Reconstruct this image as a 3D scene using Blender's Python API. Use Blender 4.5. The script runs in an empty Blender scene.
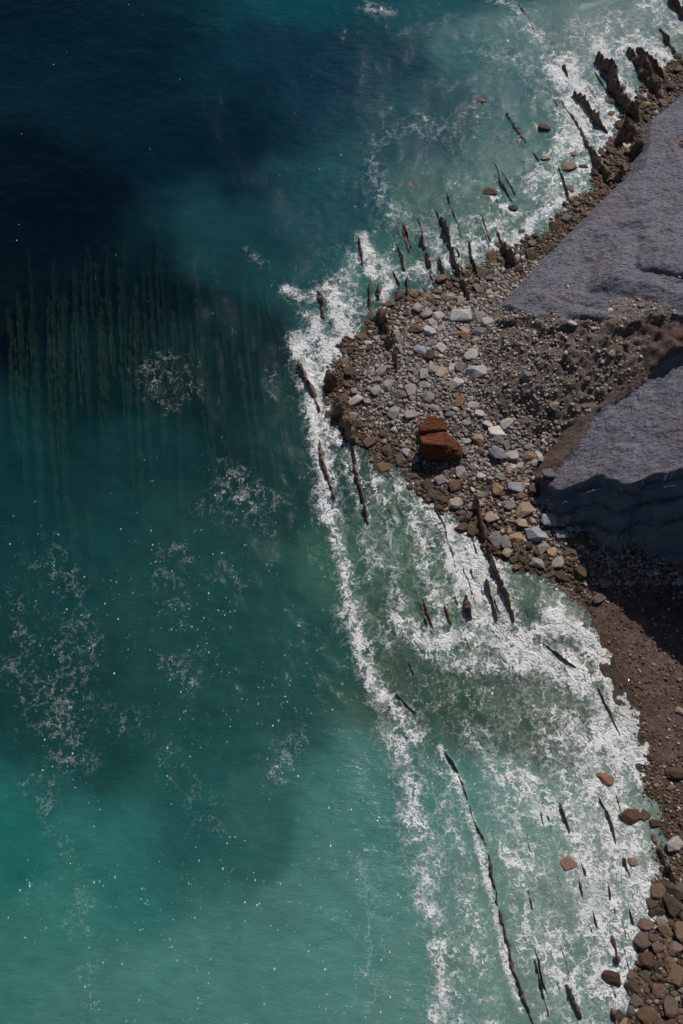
import bpy, bmesh, math, random
import numpy as np
from mathutils import Vector, noise as mnoise
random.seed(7); rng = np.random.default_rng(7)
S = bpy.context.scene; COL = S.collection

# ------------------------------------------------------------------ camera, sky, sun
CAM_H, PITCH, FPX = 120.0, math.radians(30), 1098.0
cd = bpy.data.cameras.new('camera'); cam = bpy.data.objects.new('camera', cd); COL.objects.link(cam)
cam.location = (0, 0, CAM_H); cam.rotation_euler = (PITCH, 0, 0)
cd.sensor_fit = 'VERTICAL'; cd.sensor_height = 24; cd.lens = 24*FPX/1024; cd.clip_end = 8000; cd.clip_start = 1
S.camera = cam
SUN_EL, SUN_AZ = math.radians(50), math.radians(25)          # azimuth from +Y towards +X
w = bpy.data.worlds.new('World'); S.world = w; w.use_nodes = True
nt = w.node_tree; bg = nt.nodes['Background']; sky = nt.nodes.new('ShaderNodeTexSky')
sky.sky_type = 'NISHITA'; sky.sun_disc = False; sky.sun_elevation = SUN_EL; sky.sun_rotation = SUN_AZ
sky.air_density = 1.0; sky.dust_density = 0.6
nt.links.new(sky.outputs[0], bg.inputs[0]); bg.inputs[1].default_value = 0.05
sl = bpy.data.lights.new('sun', 'SUN'); sun = bpy.data.objects.new('sun', sl); COL.objects.link(sun)
sl.energy = 3.6; sl.angle = math.radians(0.5); sl.color = (1.0, 0.94, 0.86)
sd = Vector((math.sin(SUN_AZ)*math.cos(SUN_EL), math.cos(SUN_AZ)*math.cos(SUN_EL), math.sin(SUN_EL)))
sun.rotation_euler = sd.to_track_quat('Z', 'Y').to_euler(); sun.location = (60, 200, 200)
vs = S.view_settings; vs.view_transform = 'Standard'; vs.look = 'None'; vs.exposure = 0.0; vs.gamma = 1.0
vs.use_curve_mapping = False
S.cycles.max_bounces = 5; S.cycles.diffuse_bounces = 2; S.cycles.glossy_bounces = 2; S.cycles.transparent_max_bounces = 4; S.cycles.caustics_reflective = False; S.cycles.caustics_refractive = False

# ------------------------------------------------------------------ helpers
sp, cp = math.sin(PITCH), math.cos(PITCH)
def at(px, py, z=0.0):
    """survey point: map coordinates of a spot seen in the photograph at height z"""
    u, v = px-341.5, 512-py
    d = (u, v*cp+FPX*sp, v*sp-FPX*cp); t = (z-CAM_H)/d[2]
    return (d[0]*t, d[1]*t)
def pix(x, y, z=0.0):
    r = z-CAM_H; fw = y*sp-r*cp; up = y*cp+r*sp
    return 341.5+FPX*x/fw, 512-FPX*up/fw
def mpp(px, py): 
    u, v = px-341.5, 512-py
    return CAM_H/(FPX*cp-v*sp)
def hsh(i, j, s):
    n = (i*374761393 + j*668265263 + s*2147483647) & 0xffffffff
    n = ((n ^ (n >> 13))*1274126177) & 0xffffffff
    return ((n ^ (n >> 16)) & 0xffffff)/float(0xffffff)
def vnoise(x, y, s=0):
    xi = np.floor(x).astype(np.int64); yi = np.floor(y).astype(np.int64)
    fx = x-xi; fy = y-yi; fx = fx*fx*fx*(fx*(fx*6-15)+10); fy = fy*fy*fy*(fy*(fy*6-15)+10)
    a = hsh(xi, yi, s); b = hsh(xi+1, yi, s); c = hsh(xi, yi+1, s); d = hsh(xi+1, yi+1, s)
    return (a+(b-a)*fx)*(1-fy)+(c+(d-c)*fx)*fy
def fbm(x, y, s=0, o=5, g=0.5):
    t = 0; a = 1; n = 0
    for k in range(o):
        t = t+a*vnoise(x, y, s+k*17); n += a; a *= g
        x, y = x*1.9+y*0.4+11.3, y*1.9-x*0.4+5.7
    return t/n
def sstep(a, b, x):
    t = np.clip((x-a)/(b-a), 0, 1); return t*t*(3-2*t)
def seg_dist(x, y, pts, closed=False):
    """distance to a polyline, sign by side (left of travel is positive), and parameter along it"""
    best = np.full(x.shape, 1e9); sg = np.ones(x.shape); par = np.zeros(x.shape)
    P = [np.array(p, float) for p in pts]
    for k in range(len(P)-1):
        a, b = P[k], P[k+1]; d = b-a; L2 = float(d@d)+1e-9
        t = np.clip(((x-a[0])*d[0]+(y-a[1])*d[1])/L2, 0, 1)
        ex = x-a[0]-t*d[0]; ey = y-a[1]-t*d[1]; q = ex*ex+ey*ey
        m = q < best-1e-12
        best = np.where(m, q, best); par = np.where(m, k+t, par)
        sg = np.where(m, np.sign(d[0]*(y-a[1])-d[1]*(x-a[0])), sg)
    return np.sqrt(best), sg, par
def srgb(r, g, b):
    return tuple(((c/255)/12.92 if c <= 10 else (((c/255)+0.055)/1.055)**2.4) for c in (r, g, b))
def axis(bands, lo, hi):
    """grid line positions: fine bands, then growing steps outward"""
    a = [bands[0][0]]
    for b0, b1, st in bands:
        n = int(round((b1-b0)/st)); a += [b0+(b1-b0)*(k+1)/n for k in range(n)]
    up = [a[-1]]; st = 0.5
    while up[-1] < hi: st *= 1.25; up.append(up[-1]+st)
    dn = [a[0]]; st = 0.5
    while dn[-1] > lo: st *= 1.25; dn.append(dn[-1]-st)
    return np.array(dn[:0:-1]+a+up[1:])
def grid_obj(name, X, Y, Z, keep, mat, attrs, smooth=True, kind='structure', label=None):
    ny, nx = X.shape
    idx = np.arange(nx*ny).reshape(ny, nx)
    q = np.stack([idx[:-1, :-1], idx[:-1, 1:], idx[1:, 1:], idx[1:, :-1]], -1)[keep]
    used = np.unique(q); remap = np.zeros(nx*ny, np.int64); remap[used] = np.arange(len(used)); q = remap[q]
    co = np.stack([X.ravel(), Y.ravel(), Z.ravel()], -1)[used]
    me = mesh_np(name, co, q, mat, smooth)
    for k, v in attrs.items():
        if v.ndim == 3:
            a = me.attributes.new(k, 'FLOAT_COLOR', 'POINT')
            c = np.ones((len(used), 4), np.float32); c[:, :3] = v.reshape(-1, 3)[used]; a.data.foreach_set('color', c.ravel())
        else:
            a = me.attributes.new(k, 'FLOAT', 'POINT'); a.data.foreach_set('value', v.ravel()[used].astype(np.float32))
    o = bpy.data.objects.new(name, me); COL.objects.link(o); o['kind'] = kind
    if label: o['label'] = label
    return o
def mesh_np(name, co, faces, mat, smooth=False):
    me = bpy.data.meshes.new(name); n = faces.shape[1]
    me.vertices.add(len(co)); me.vertices.foreach_set('co', np.ascontiguousarray(co, np.float32).ravel())
    me.loops.add(faces.size); me.loops.foreach_set('vertex_index', faces.astype(np.int32).ravel())
    me.polygons.add(len(faces)); me.polygons.foreach_set('loop_start', np.arange(0, faces.size, n, dtype=np.int32))
    me.update(calc_edges=True)
    if smooth: me.polygons.foreach_set('use_smooth', np.ones(len(faces), bool))
    me.materials.append(mat); return me

# ------------------------------------------------------------------ node helper
class NB:
    def __init__(s, name):
        s.m = bpy.data.materials.new(name); s.m.use_nodes = True; s.t = s.m.node_tree; s.t.nodes.clear()
        s.out = s.t.nodes.new('ShaderNodeOutputMaterial')
    def n(s, typ, ins=None, **kw):
        o = s.t.nodes.new(typ)
        for k, v in kw.items(): setattr(o, k, v)
        for k, v in (ins or {}).items():
            if hasattr(v, 'is_output'): s.t.links.new(v, o.inputs[k])
            else: o.inputs[k].default_value = v
        return o
    def math(s, op, a, b=0.0, c=None, clamp=False):
        i = {0: a, 1: b}
        if c is not None: i[2] = c
        return s.n('ShaderNodeMath', i, operation=op, use_clamp=clamp).outputs[0]
    def rng(s, v, a, b, c=0.0, d=1.0, kind='SMOOTHSTEP'):
        return s.n('ShaderNodeMapRange', {0: v, 1: a, 2: b, 3: c, 4: d}, interpolation_type=kind).outputs[0]
    def noise(s, vec, sc, det=4, rough=0.55, dist=0.0):
        return s.n('ShaderNodeTexNoise', {'Vector': vec, 'Scale': sc, 'Detail': det, 'Roughness': rough, 'Distortion': dist})
    def vor(s, vec, sc, feat='F1'):
        return s.n('ShaderNodeTexVoronoi', {'Vector': vec, 'Scale': sc}, feature=feat)
    def mix(s, f, a, b, blend='MIX'):
        return s.n('ShaderNodeMixRGB', {0: f, 1: a, 2: b}, blend_type=blend).outputs[0]
    def attr(s, name, typ='GEOMETRY'):
        return s.n('ShaderNodeAttribute', attribute_name=name, attribute_type=typ)
    def pos(s): return s.n('ShaderNodeNewGeometry').outputs['Position']
    def obj(s): return s.n('ShaderNodeTexCoord').outputs['Object']
    def mapping(s, v, rot=(0, 0, 0), scale=(1, 1, 1)):
        return s.n('ShaderNodeMapping', {'Vector': v, 'Rotation': rot, 'Scale': scale}).outputs[0]
    def bump(s, h, st, d, nrm=None):
        i = {'Height': h, 'Strength': st, 'Distance': d}
        if nrm is not None: i['Normal'] = nrm
        return s.n('ShaderNodeBump', i).outputs[0]
    def end(s, sh): s.t.links.new(sh, s.out.inputs[0]); return s.m
    def pbr(s, col, rough, nrm=None, spec=0.5):
        i = {'Base Color': col, 'Roughness': rough, 'Specular IOR Level': spec}
        if nrm is not None: i['Normal'] = nrm
        return s.n('ShaderNodeBsdfPrincipled', i).outputs[0]

STRATA_ROT = math.atan(0.22)
def mat_water():
    b = NB('sea water'); P = b.pos()
    col = b.attr('wcol').outputs['Color']; op = b.attr('opac').outputs['Fac']; D = b.attr('foam').outputs['Fac']
    # lacy foam
    wn = b.noise(P, 0.55, 3, 0.6); wn2 = b.noise(P, 2.2, 2, 0.6)
    off = b.n('ShaderNodeVectorMath', {0: wn.outputs['Color'], 1: (0.5, 0.5, 0.5)}, operation='SUBTRACT').outputs[0]
    off = b.n('ShaderNodeVectorMath', {0: off, 'Scale': 2.6}, operation='SCALE').outputs[0]
    off2 = b.n('ShaderNodeVectorMath', {0: wn2.outputs['Color'], 1: (0.5, 0.5, 0.5)}, operation='SUBTRACT').outputs[0]
    off2 = b.n('ShaderNodeVectorMath', {0: off2, 'Scale': 0.9}, operation='SCALE').outputs[0]
    Pw = b.n('ShaderNodeVectorMath', {0: P, 1: off}, operation='ADD').outputs[0]
    Pw = b.n('ShaderNodeVectorMath', {0: Pw, 1: off2}, operation='ADD').outputs[0]
    Pm = b.mapping(Pw, (0, 0, -STRATA_ROT), (1.2, 0.62, 1.0))
    v1 = b.vor(Pm, 0.62, 'DISTANCE_TO_EDGE').outputs['Distance']; v2 = b.vor(Pm, 1.5, 'DISTANCE_TO_EDGE').outputs['Distance']
    l1 = b.rng(v1, 0.0, 0.24, 1.0, 0.0); l2 = b.rng(v2, 0.0, 0.24, 1.0, 0.0)
    f = b.noise(Pm, 0.7, 5, 0.58).outputs[0]; f2 = b.noise(Pm, 2.6, 3, 0.6).outputs[0]
    f = b.rng(f, 0.3, 0.7, kind='LINEAR'); f2 = b.rng(f2, 0.3, 0.7, kind='LINEAR')
    p = b.math('MULTIPLY', f, 0.32); p = b.math('MULTIPLY_ADD', f2, 0.14, p)
    p = b.math('MULTIPLY_ADD', l1, 0.30, p); p = b.math('MULTIPLY_ADD', l2, 0.28, p)
    q = b.math('MULTIPLY_ADD', D, 0.82, p)
    foam = b.math('MULTIPLY', b.rng(q, 0.98, 1.42), b.rng(b.noise(Pm, 0.35, 3, 0.6).outputs[0], 0.3, 0.6, 0.55, 1.0)); soft = b.rng(q, 0.76, 1.2, 0.0, 0.22)
    foam = b.math('MAXIMUM', foam, soft)
    foam = b.math('MULTIPLY', foam, b.rng(D, 0.02, 0.15))
    glint_amt = b.attr('sun_glint').outputs['Fac']  # sun glints painted as clustered white dots
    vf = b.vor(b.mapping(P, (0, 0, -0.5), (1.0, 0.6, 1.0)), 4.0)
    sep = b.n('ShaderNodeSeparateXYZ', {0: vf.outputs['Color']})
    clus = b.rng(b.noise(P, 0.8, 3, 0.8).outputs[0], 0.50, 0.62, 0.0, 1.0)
    pr = b.math('MULTIPLY', glint_amt, clus)
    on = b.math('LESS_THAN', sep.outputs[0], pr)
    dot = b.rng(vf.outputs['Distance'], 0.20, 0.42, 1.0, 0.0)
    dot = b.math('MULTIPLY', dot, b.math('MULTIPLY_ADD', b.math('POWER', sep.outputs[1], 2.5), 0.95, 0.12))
    foam = b.math('MAXIMUM', foam, b.math('MULTIPLY', on, dot))  # painted glints share the white of the foam
    # waves
    w1 = b.noise(b.mapping(P, (0, 0, 0.35), (0.55, 1.2, 1)), 0.9, 4, 0.6).outputs[0]
    w2 = b.noise(b.mapping(P, (0, 0, -0.25), (0.8, 1.5, 1)), 3.6, 3, 0.6).outputs[0]
    w0 = b.noise(P, 0.16, 2, 0.5).outputs[0]
    h = b.math('MULTIPLY_ADD', w2, 0.30, w1); h = b.math('MULTIPLY_ADD', w0, 0.8, h)
    n1 = b.bump(h, 1.0, 0.14)
    n3 = n1; n2 = b.bump(b.math('MULTIPLY_ADD', f, 0.5, l1), 1.0, 0.16)
    var = b.rng(b.noise(P, 0.22, 4, 0.6).outputs[0], 0.25, 0.75, 0.86, 1.14, 'LINEAR')
    ccol = b.mix(1.0, col, b.n('ShaderNodeCombineColor', {0: var, 1: var, 2: var}).outputs[0], 'MULTIPLY')
    body = b.n('ShaderNodeBsdfDiffuse', {'Color': ccol, 'Normal': n1}).outputs[0]
    clear = b.n('ShaderNodeBsdfTransparent', {'Color': (0.62, 0.80, 0.78, 1)}).outputs[0]
    under = b.n('ShaderNodeMixShader', {0: op, 1: clear, 2: body}).outputs[0]
    gl = b.n('ShaderNodeBsdfGlossy', {'Color': (1, 1, 1, 1), 'Roughness': 0.05, 'Normal': n3}).outputs[0]
    fr = b.n('ShaderNodeFresnel', {'IOR': 1.33, 'Normal': n3}).outputs[0]
    wet = b.n('ShaderNodeMixShader', {0: b.math('MULTIPLY', fr, 0.34), 1: under, 2: gl}).outputs[0]
    fo = b.n('ShaderNodeBsdfDiffuse', {'Color': (0.70, 0.695, 0.71, 1), 'Normal': n2}).outputs[0]
    return b.end(b.n('ShaderNodeMixShader', {0: foam, 1: wet, 2: fo}).outputs[0])
def mat_ground(name, pebble=1.0, wetgloss=0.0):
    b = NB(name); P = b.pos(); c = b.attr('gcol').outputs['Color']
    v = b.vor(P, 5.5); v2 = b.vor(P, 11)
    k = b.rng(v.outputs['Color'], 0, 1, 0.55, 1.5, 'LINEAR'); k2 = b.rng(b.noise(P, 1.3, 6, 0.7).outputs[0], 0.3, 0.7, 0.6, 1.4, 'LINEAR')
    k = b.math('MULTIPLY', k, k2)
    cc = b.mix(1.0, c, b.n('ShaderNodeCombineColor', {0: k, 1: k, 2: k}).outputs[0], 'MULTIPLY')
    h = b.math('ADD', b.rng(v.outputs['Distance'], 0, 0.6, 1, 0), b.rng(v2.outputs['Distance'], 0, 0.6, 0.4, 0))
    h = b.math('MULTIPLY_ADD', b.noise(P, 1.0, 6, 0.7).outputs[0], 1.5, h)
    return b.end(b.pbr(cc, 0.75, b.bump(h, 0.9*pebble, 0.09), 0.25))
def mat_cliff():
    b = NB('cliff marl'); P = b.pos(); c = b.attr('gcol').outputs['Color']; rg = b.attr('rough').outputs['Fac']
    n1 = b.noise(P, 0.35, 8, 0.65).outputs[0]; n2 = b.noise(P, 2.6, 6, 0.7).outputs[0]
    st = b.noise(b.mapping(P, (0, 0, math.radians(-52)), (0.6, 1.2, 1.0)), 0.7, 6, 0.7).outputs[0]
    k = b.math('MULTIPLY', b.rng(n1, 0.3, 0.7, 0.80, 1.20, 'LINEAR'), b.rng(n2, 0.3, 0.7, 0.82, 1.18, 'LINEAR'))
    k = b.math('MULTIPLY', k, b.rng(st, 0.35, 0.65, 0.88, 1.12, 'LINEAR'))
    cc = b.mix(1.0, c, b.n('ShaderNodeCombineColor', {0: k, 1: k, 2: k}).outputs[0], 'MULTIPLY')
    vv = b.vor(b.mapping(P, (0, 0, 0.5), (1, 1.5, 1)), 1.5).outputs['Distance']
    h = b.math('MULTIPLY_ADD', n2, 0.8, n1); h = b.math('MULTIPLY_ADD', st, 0.8, h); h = b.math('MULTIPLY_ADD', b.rng(vv, 0, 0.7, 1, 0), 0.45, h)
    ck = b.vor(b.mapping(P, (0, 0, 0.9), (0.5, 1.3, 1)), 0.5, 'DISTANCE_TO_EDGE').outputs['Distance']
    h = b.math('MULTIPLY_ADD', b.rng(ck, 0, 0.06), 0.25, h)
    nn = b.bump(h, 1.0, 0.50)
    fine = b.noise(P, 6, 4, 0.7).outputs[0]
    nn = b.bump(b.math('MULTIPLY', fine, rg), 1.0, 0.22, nn)
    return b.end(b.pbr(cc, 0.85, nn, 0.2))
def mat_rock(name, base, base2, mode='plain', rough=0.6, spec=0.35):
    """mode plain: base colour; objcol: per object colour; attr: per stone colour attribute"""
    b = NB(name); P = b.obj() if mode != 'attr' else b.pos()
    n1 = b.noise(P, 1.1, 7, 0.65).outputs[0]; n2 = b.noise(P, 7, 4, 0.65).outputs[0]
    if mode == 'objcol': c = b.n('ShaderNodeObjectInfo').outputs['Color']
    elif mode == 'attr': c = b.attr('gcol').outputs['Color']
    else: c = b.mix(b.rng(n1, 0.38, 0.62), base, base2)
    k = b.rng(n2, 0.25, 0.75, 0.72, 1.28, 'LINEAR')
    if mode != 'plain': k = b.math('MULTIPLY', k, b.rng(n1, 0.3, 0.7, 0.78, 1.22, 'LINEAR'))
    cc = b.mix(1.0, c, b.n('ShaderNodeCombineColor', {0: k, 1: k, 2: k}).outputs[0], 'MULTIPLY')
    st = b.noise(b.mapping(P, (0, 0, 0), (2.5, 0.35, 6.0)), 1.6, 5, 0.6).outputs[0]
    h = b.math('MULTIPLY_ADD', st, 0.8, b.math('MULTIPLY_ADD', n2, 0.35, n1))
    return b.end(b.pbr(cc, rough, b.bump(h, 0.9, 0.22), spec))
def mat_red():
    b = NB('rust red sandstone'); P = b.obj()
    st = b.noise(b.mapping(P, (0.1, 0.15, 0.12), (0.5, 3.5, 3.0)), 1.5, 7, 0.7, 0.6).outputs[0]
    n = b.noise(P, 0.55, 4, 0.6).outputs[0]
    red = b.mix(b.rng(st, 0.32, 0.66), srgb(46, 28, 21)+(1,), srgb(128, 72, 50)+(1,))
    och = b.mix(b.rng(st, 0.3, 0.7), srgb(50, 36, 25)+(1,), srgb(112, 80, 52)+(1,))
    sx = b.n('ShaderNodeSeparateXYZ', {0: P})
    e = b.math('ADD', b.math('MULTIPLY_ADD', sx.outputs[0], 0.35, b.math('MULTIPLY', sx.outputs[1], -0.35)), n)
    c = b.mix(b.rng(e, 1.25, 1.6), red, och)
    return b.end(b.pbr(c, 0.8, b.bump(b.math('MULTIPLY_ADD', st, 1.0, n), 1.0, 0.30), 0.2))
M_water = mat_water()
M_beach = mat_ground('beach gravel'); M_bed = mat_ground('seabed rock', 0.6); M_cliff = mat_cliff()
M_ridge = mat_rock('wet strata rock', srgb(74, 56, 48)+(1,), srgb(128, 104, 88)+(1,), rough=0.55)
M_reef = mat_rock('weedy reef', srgb(92, 96, 66)+(1,), srgb(150, 118, 82)+(1,), rough=0.9, spec=0.1)
M_reefg = mat_rock('green reef', srgb(84, 118, 86)+(1,), srgb(112, 122, 84)+(1,), rough=0.9, spec=0.1)
M_stone = mat_rock('shore stone', None, None, 'objcol', 0.7, 0.3)
M_stones = mat_rock('shore stones mixed', None, None, 'attr', 0.7, 0.3)
M_red = mat_red()

# ------------------------------------------------------------------ plan of the coast (map points surveyed from the photograph)
SHORE_PX = [(900,-130),(800,-50),(720,22),(690,52),(664,72),(640,100),(618,135),(603,165),(590,192),(566,214),(536,238),(508,252),(476,268),(446,284),
 (412,298),(386,312),(366,326),(350,342),(336,368),(334,396),(344,428),(366,452),(398,470),(428,492),(455,514),(476,532),(500,552),(532,566),(556,582),
 (580,606),(604,640),(622,672),(636,706),(643,745),(650,790),(654,830),(664,866),(668,892),(654,926),(646,965),(634,1000),(626,1040),(618,1100),(600,1300)]
SHORE = [at(*p) for p in SHORE_PX]
BREAK_PX = [(600,-100),(520,0),(470,90),(380,200),(345,250),(300,300),(296,350),(306,400),(318,450),(330,520),(348,600),(364,660),(392,716),(408,770),(424,850),(440,940),(450,1024),(455,1100)]
BREAK = [at(*p) for p in BREAK_PX]
TOE = [at(x, y, 2.3) for x, y in [(860,-60),(760,20),(683,95),(655,118),(645,148),(635,172),(611,194),(584,221),(536,270),(503,304),(528,338),(565,362),(592,385),(598,420),(600,470)]]
TPA = np.array(TOE[9]); _t = np.array(TOE[2])-TPA; _t /= np.hypot(*_t); TPN = np.array((_t[1], -_t[0]))
ABL = [at(x, y, z) for x, y, z in [(1100,215,52),(850,275,30),(683,345,13.6),(655,358,12.4),(640,372,11.8),(618,384,10.5),(600,400,9.5),(584,425,8),(570,448,7),(556,468,5),(545,482,4)]]
EDGE = [at(x, y, z) for x, y, z in [(548,488,3),(556,492,4),(566,491,5),(580,485,6.5),(600,479,8),(619,478,10),(630,483,10.6),(654,475,13),(683,467,16)]]
EDGE = EDGE + [(50,63.5),(64,58),(90,52),(150,42),(400,0)]
APR = [at(x, y, 2.0) for x, y in [(640,180),(560,250),(503,300),(482,330),(470,360),(468,385),(480,412),(505,432),(530,446),(546,462),(556,476),(600,560)]]
FANC = at(555, 385, 5)

def shelf(x, y):
    d, s, _ = seg_dist(x, y, SHORE)
    return -s*0+d*s                          # sea side sign fixed below
def terrain(x, y):
    """height of the ground at map points; returns z, land distance, cliff flag fields"""
    wob = (fbm(x*0.35, y*0.35, 3, 4)-0.5)*2.0
    d, s, _ = seg_dist(x, y, SHORE); L = -d*s if LANDSIGN < 0 else d*s
    L = L + wob*1.2
    db, sb, _ = seg_dist(x, y, BREAK); Bk = (-db*sb if LANDSIGN < 0 else db*sb)      # >0 landward of the breaker line
    q = x+0.22*y
    stripe = (fbm(q*0.9, y*0.05, 21, 4)-0.5)*2
    z = np.where(L > 0, 0.11*L, 0.09*L)
    z = np.where(L > 0, np.minimum(z, 1.9+0.03*L), np.maximum(z, -0.9))
    z = z + stripe*0.35*sstep(3, -6, L) + (fbm(x*0.5, y*0.5, 9, 5)-0.5)*0.55
    z = z - 2.2*sstep(0, -9, Bk) - 1.2*sstep(-9, -40, Bk)
    # bedrock shelf strips in the upper right cove
    # cliff slabs
    dt, st, _ = seg_dist(x, y, TOE); dA = (-dt*st if LANDSIGN < 0 else dt*st)
    dpl = (x-TPA[0])*TPN[0]+(y-TPA[1])*TPN[1]
    A = np.minimum(2.2+0.47*dpl, 2.0+1.5*dA)+(fbm(x*0.10, y*0.10, 31, 5)-0.5)*4.0*sstep(2, 18, dA)
    lay = (x*0.59+y*0.81)
    A = A + (fbm(dA*0.25+0.08*lay, lay*0.05, 33, 4)-0.5)*2.2*sstep(0, 6, dA) - 0.7*sstep(0.10, 0.0, np.abs(fbm(dA*0.10+lay*0.03, lay*0.11, 36, 4)-0.5))*sstep(2, 8, dA)
    A = A + (fbm(x*0.9, y*0.9, 35, 5, 0.65)-0.5)*0.75
    Bp = 4+0.732*(x-27.3)-0.338*(y-73.8)
    Bp = np.where(x > 60, Bp*0+4+0.732*32.7-0.338*(y-73.8)+0.35*(x-60), Bp)
    Bp = Bp + (fbm(x*0.15, y*0.15, 41, 4)-0.5)*1.1 + (fbm(x*0.9, y*1.2, 42, 5, 0.65)-0.5)*0.85
    dl = -(fbm(x*0.3, y*0.3, 45, 3)-0.5)*1.2
    dab, sab, _ = seg_dist(x, y, ABL); AB = dab*sab+dl      # >0 on slab B side
    de, se, _ = seg_dist(x, y, EDGE); E = (de*se)                                       # >0 north (uphill side) of the edge
    e = -1.4*E + (fbm(x*0.3, y*0.3, 47, 5)-0.5)*2.4
    drop = 0
    for e0, wd, hh in ((0,0.25,1.5),(1.5,0.3,2.4),(3.0,0.4,3.2),(4.4,0.6,7.0),(5.8,1.5,12),(8,4,30),(12,10,60)):
        drop = drop + hh*sstep(e0, e0+wd, e)
    Bf = Bp-drop
    nAB = np.maximum(-AB, 0)
    A2 = np.where(nAB < 30, np.minimum(np.maximum(A, Bp+1.5-0.55*nAB), Bp+4.5+1.6*nAB), A)
    C = np.where(AB > 0, np.minimum(Bf, A+50), np.where(E > -0.0, A2, np.minimum(A2, Bf)))
    C = np.where(AB > 0, Bf, C)
    soften = sstep(-0.5, 0.6, AB)
    C = np.where(E > 0, A2*(1-soften)+np.minimum(Bf, A2)*soften, np.where(AB > 0, Bf, np.minimum(A2, Bf)))
    # slump of debris at the foot, between the two slabs
    r = np.sqrt(((x-FANC[0])/9.0)**2+((y-FANC[1])/11.0)**2)
    dp_, sp_, _ = seg_dist(x, y, APR); ap = dp_*sp_
    fan = 1.2+0.52*ap+((fbm(x*0.42, y*0.42, 51, 5)-0.5)*1.7+(fbm(x*1.8, y*1.8, 53, 4)-0.5)*0.8)*sstep(0, 3, ap)
    fan = np.minimum(fan, 2.2+0.47*dpl+0.2+(fbm(x*0.6, y*0.6, 55, 5)-0.5)*1.6)
    fan = np.where(AB > -0.1, np.minimum(fan, Bf-0.3), fan)
    fan = np.where(E < 0.5, fan-4*sstep(0.5, -2, E), fan)
    # sea cliff of bedrock in the cove
    zz = np.maximum(z, C); isfan = (fan > zz) & (L > 1.5)
    zz = np.where(isfan, fan, zz)
    cliff = (C > z) | (isfan & (fan > z+0.4))
    return zz, L, Bk, dict(dA=dA, AB=AB, E=E, e=e, isfan=isfan, cliff=cliff, C=C, z=z, fan=fan, r=r)
LANDSIGN = 1
_d, _s, _ = seg_dist(np.array([45.0]), np.array([70.0]), SHORE)
LANDSIGN = 1 if _s[0] > 0 else -1

XS = axis([(-64,2,0.4),(2,62,0.18),(62,80,0.6)], -1500, 1500)
YS = axis([(-6,6,0.8),(6,176,0.2),(176,196,0.8)], -900, 2500)
X, Y = np.meshgrid(XS, YS)
Z, L, BK, T = terrain(X, Y)
# ground colours (rock and soil; deep seabed darkened for light lost in water)
def c3(*a): return np.array(srgb(*a))
pxg, pyg = pix(X, Y, np.clip(Z, 0, 25))
G = np.zeros(X.shape+(3,)); G[:] = c3(96, 86, 84)
def blend(G, m, c): return G*(1-m[..., None])+c*m[..., None]
nz = fbm(X*0.25, Y*0.25, 61, 5); nz2 = fbm(X*0.9, Y*0.9, 62, 4)
gravel = sstep(555, 600, pxg+0.0*pyg)*sstep(500, 560, pyg)
G = blend(G, gravel, c3(92, 74, 70))
G = blend(G, sstep(0.45, 0.62, nz)*0.6, c3(74, 58, 46))
G = blend(G, sstep(2.5, 0.0, L)*0.8, c3(78, 62, 50))
bedc = blend(np.broadcast_to(c3(70, 66, 50), G.shape).copy(), sstep(0.42, 0.6, fbm((X+0.22*Y)*0.8, Y*0.05, 22, 4)), c3(70, 100, 62))
bedc = blend(bedc, sstep(0.5, 0.66, fbm((X+0.22*Y)*1.3, Y*0.08, 23, 4)), c3(80, 58, 44))
G = np.where((L < 0)[..., None], blend(bedc, sstep(-4.5, -1.0, L), c3(64, 52, 42)), G)
CL = np.zeros_like(G); CL[:] = c3(122, 121, 132)
CL = blend(CL, sstep(0.4, 0.7, nz)*0.35, c3(128, 120, 122))
# brown scree sheet on the upper slab, with a scalloped edge
scr = sstep(3.0, 1.0, np.abs(T['AB']+3.2+1.5*(nz2-0.5)))
top = np.array([at(x, y, z) for x, y, z in [(1000,260,44),(800,285,26),(683,290,17),(650,293,15.5),(620,300,14),(585,300,12),(560,312,10),(535,305,7),(505,312,4)]])
dtp, stp, _ = seg_dist(X, Y, [tuple(p) for p in top]); TP = dtp*stp*(1 if LANDSIGN < 0 else -1)
_a, _b, _ = seg_dist(np.array([FANC[0]]), np.array([FANC[1]]), [tuple(p) for p in top]); sgn = _b[0]
SC = dtp*stp*sgn + (nz2-0.5)*1.6 + (nz-0.5)*3
brown = sstep(-0.3, 0.5, SC)*(T['AB'] < 0)
CL = blend(CL, brown, c3(120, 102, 96)); CL = blend(CL, brown*sstep(0.45, 0.6, nz)*0.6, c3(112, 86, 76))
CL = blend(CL, T['isfan']*1.0, c3(138, 122, 113)); CL = blend(CL, T['isfan']*sstep(0.5, 0.65, nz2)*0.8, c3(144, 128, 116))
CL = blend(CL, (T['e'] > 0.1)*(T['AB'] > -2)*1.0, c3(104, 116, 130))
lip = np.exp(-(SC/0.45)**2)*(T['AB'] < 0)*sstep(19, 12, Z)
CL = blend(CL, lip*0.6, c3(140, 130, 120))
Z = Z + np.where(T['cliff'], lip*0.5 + brown*(nz2-0.5)*0.7 - sstep(0, 1.5, SC)*(T['AB'] < 0)*0.5, 0)
G = blend(G, sstep(2, -6, BK)*0.85*(L < 0), c3(16, 34, 36))  # offshore bed painted dark in place of light absorbed by depth
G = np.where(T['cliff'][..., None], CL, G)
RG = np.where(T['cliff'], 0.6+0.8*brown+0.6*T['isfan'], 0.5)
def fk(m): return m[:-1, :-1] & m[:-1, 1:] & m[1:, 1:] & m[1:, :-1]
kc = fk(T['cliff']); ks = ~kc & ~(((L > -0.6))[:-1, :-1]); kb = ~kc & ~ks
grid_obj('cliff', X, Y, Z, kc, M_cliff, {'gcol': G, 'rough': RG})
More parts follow.
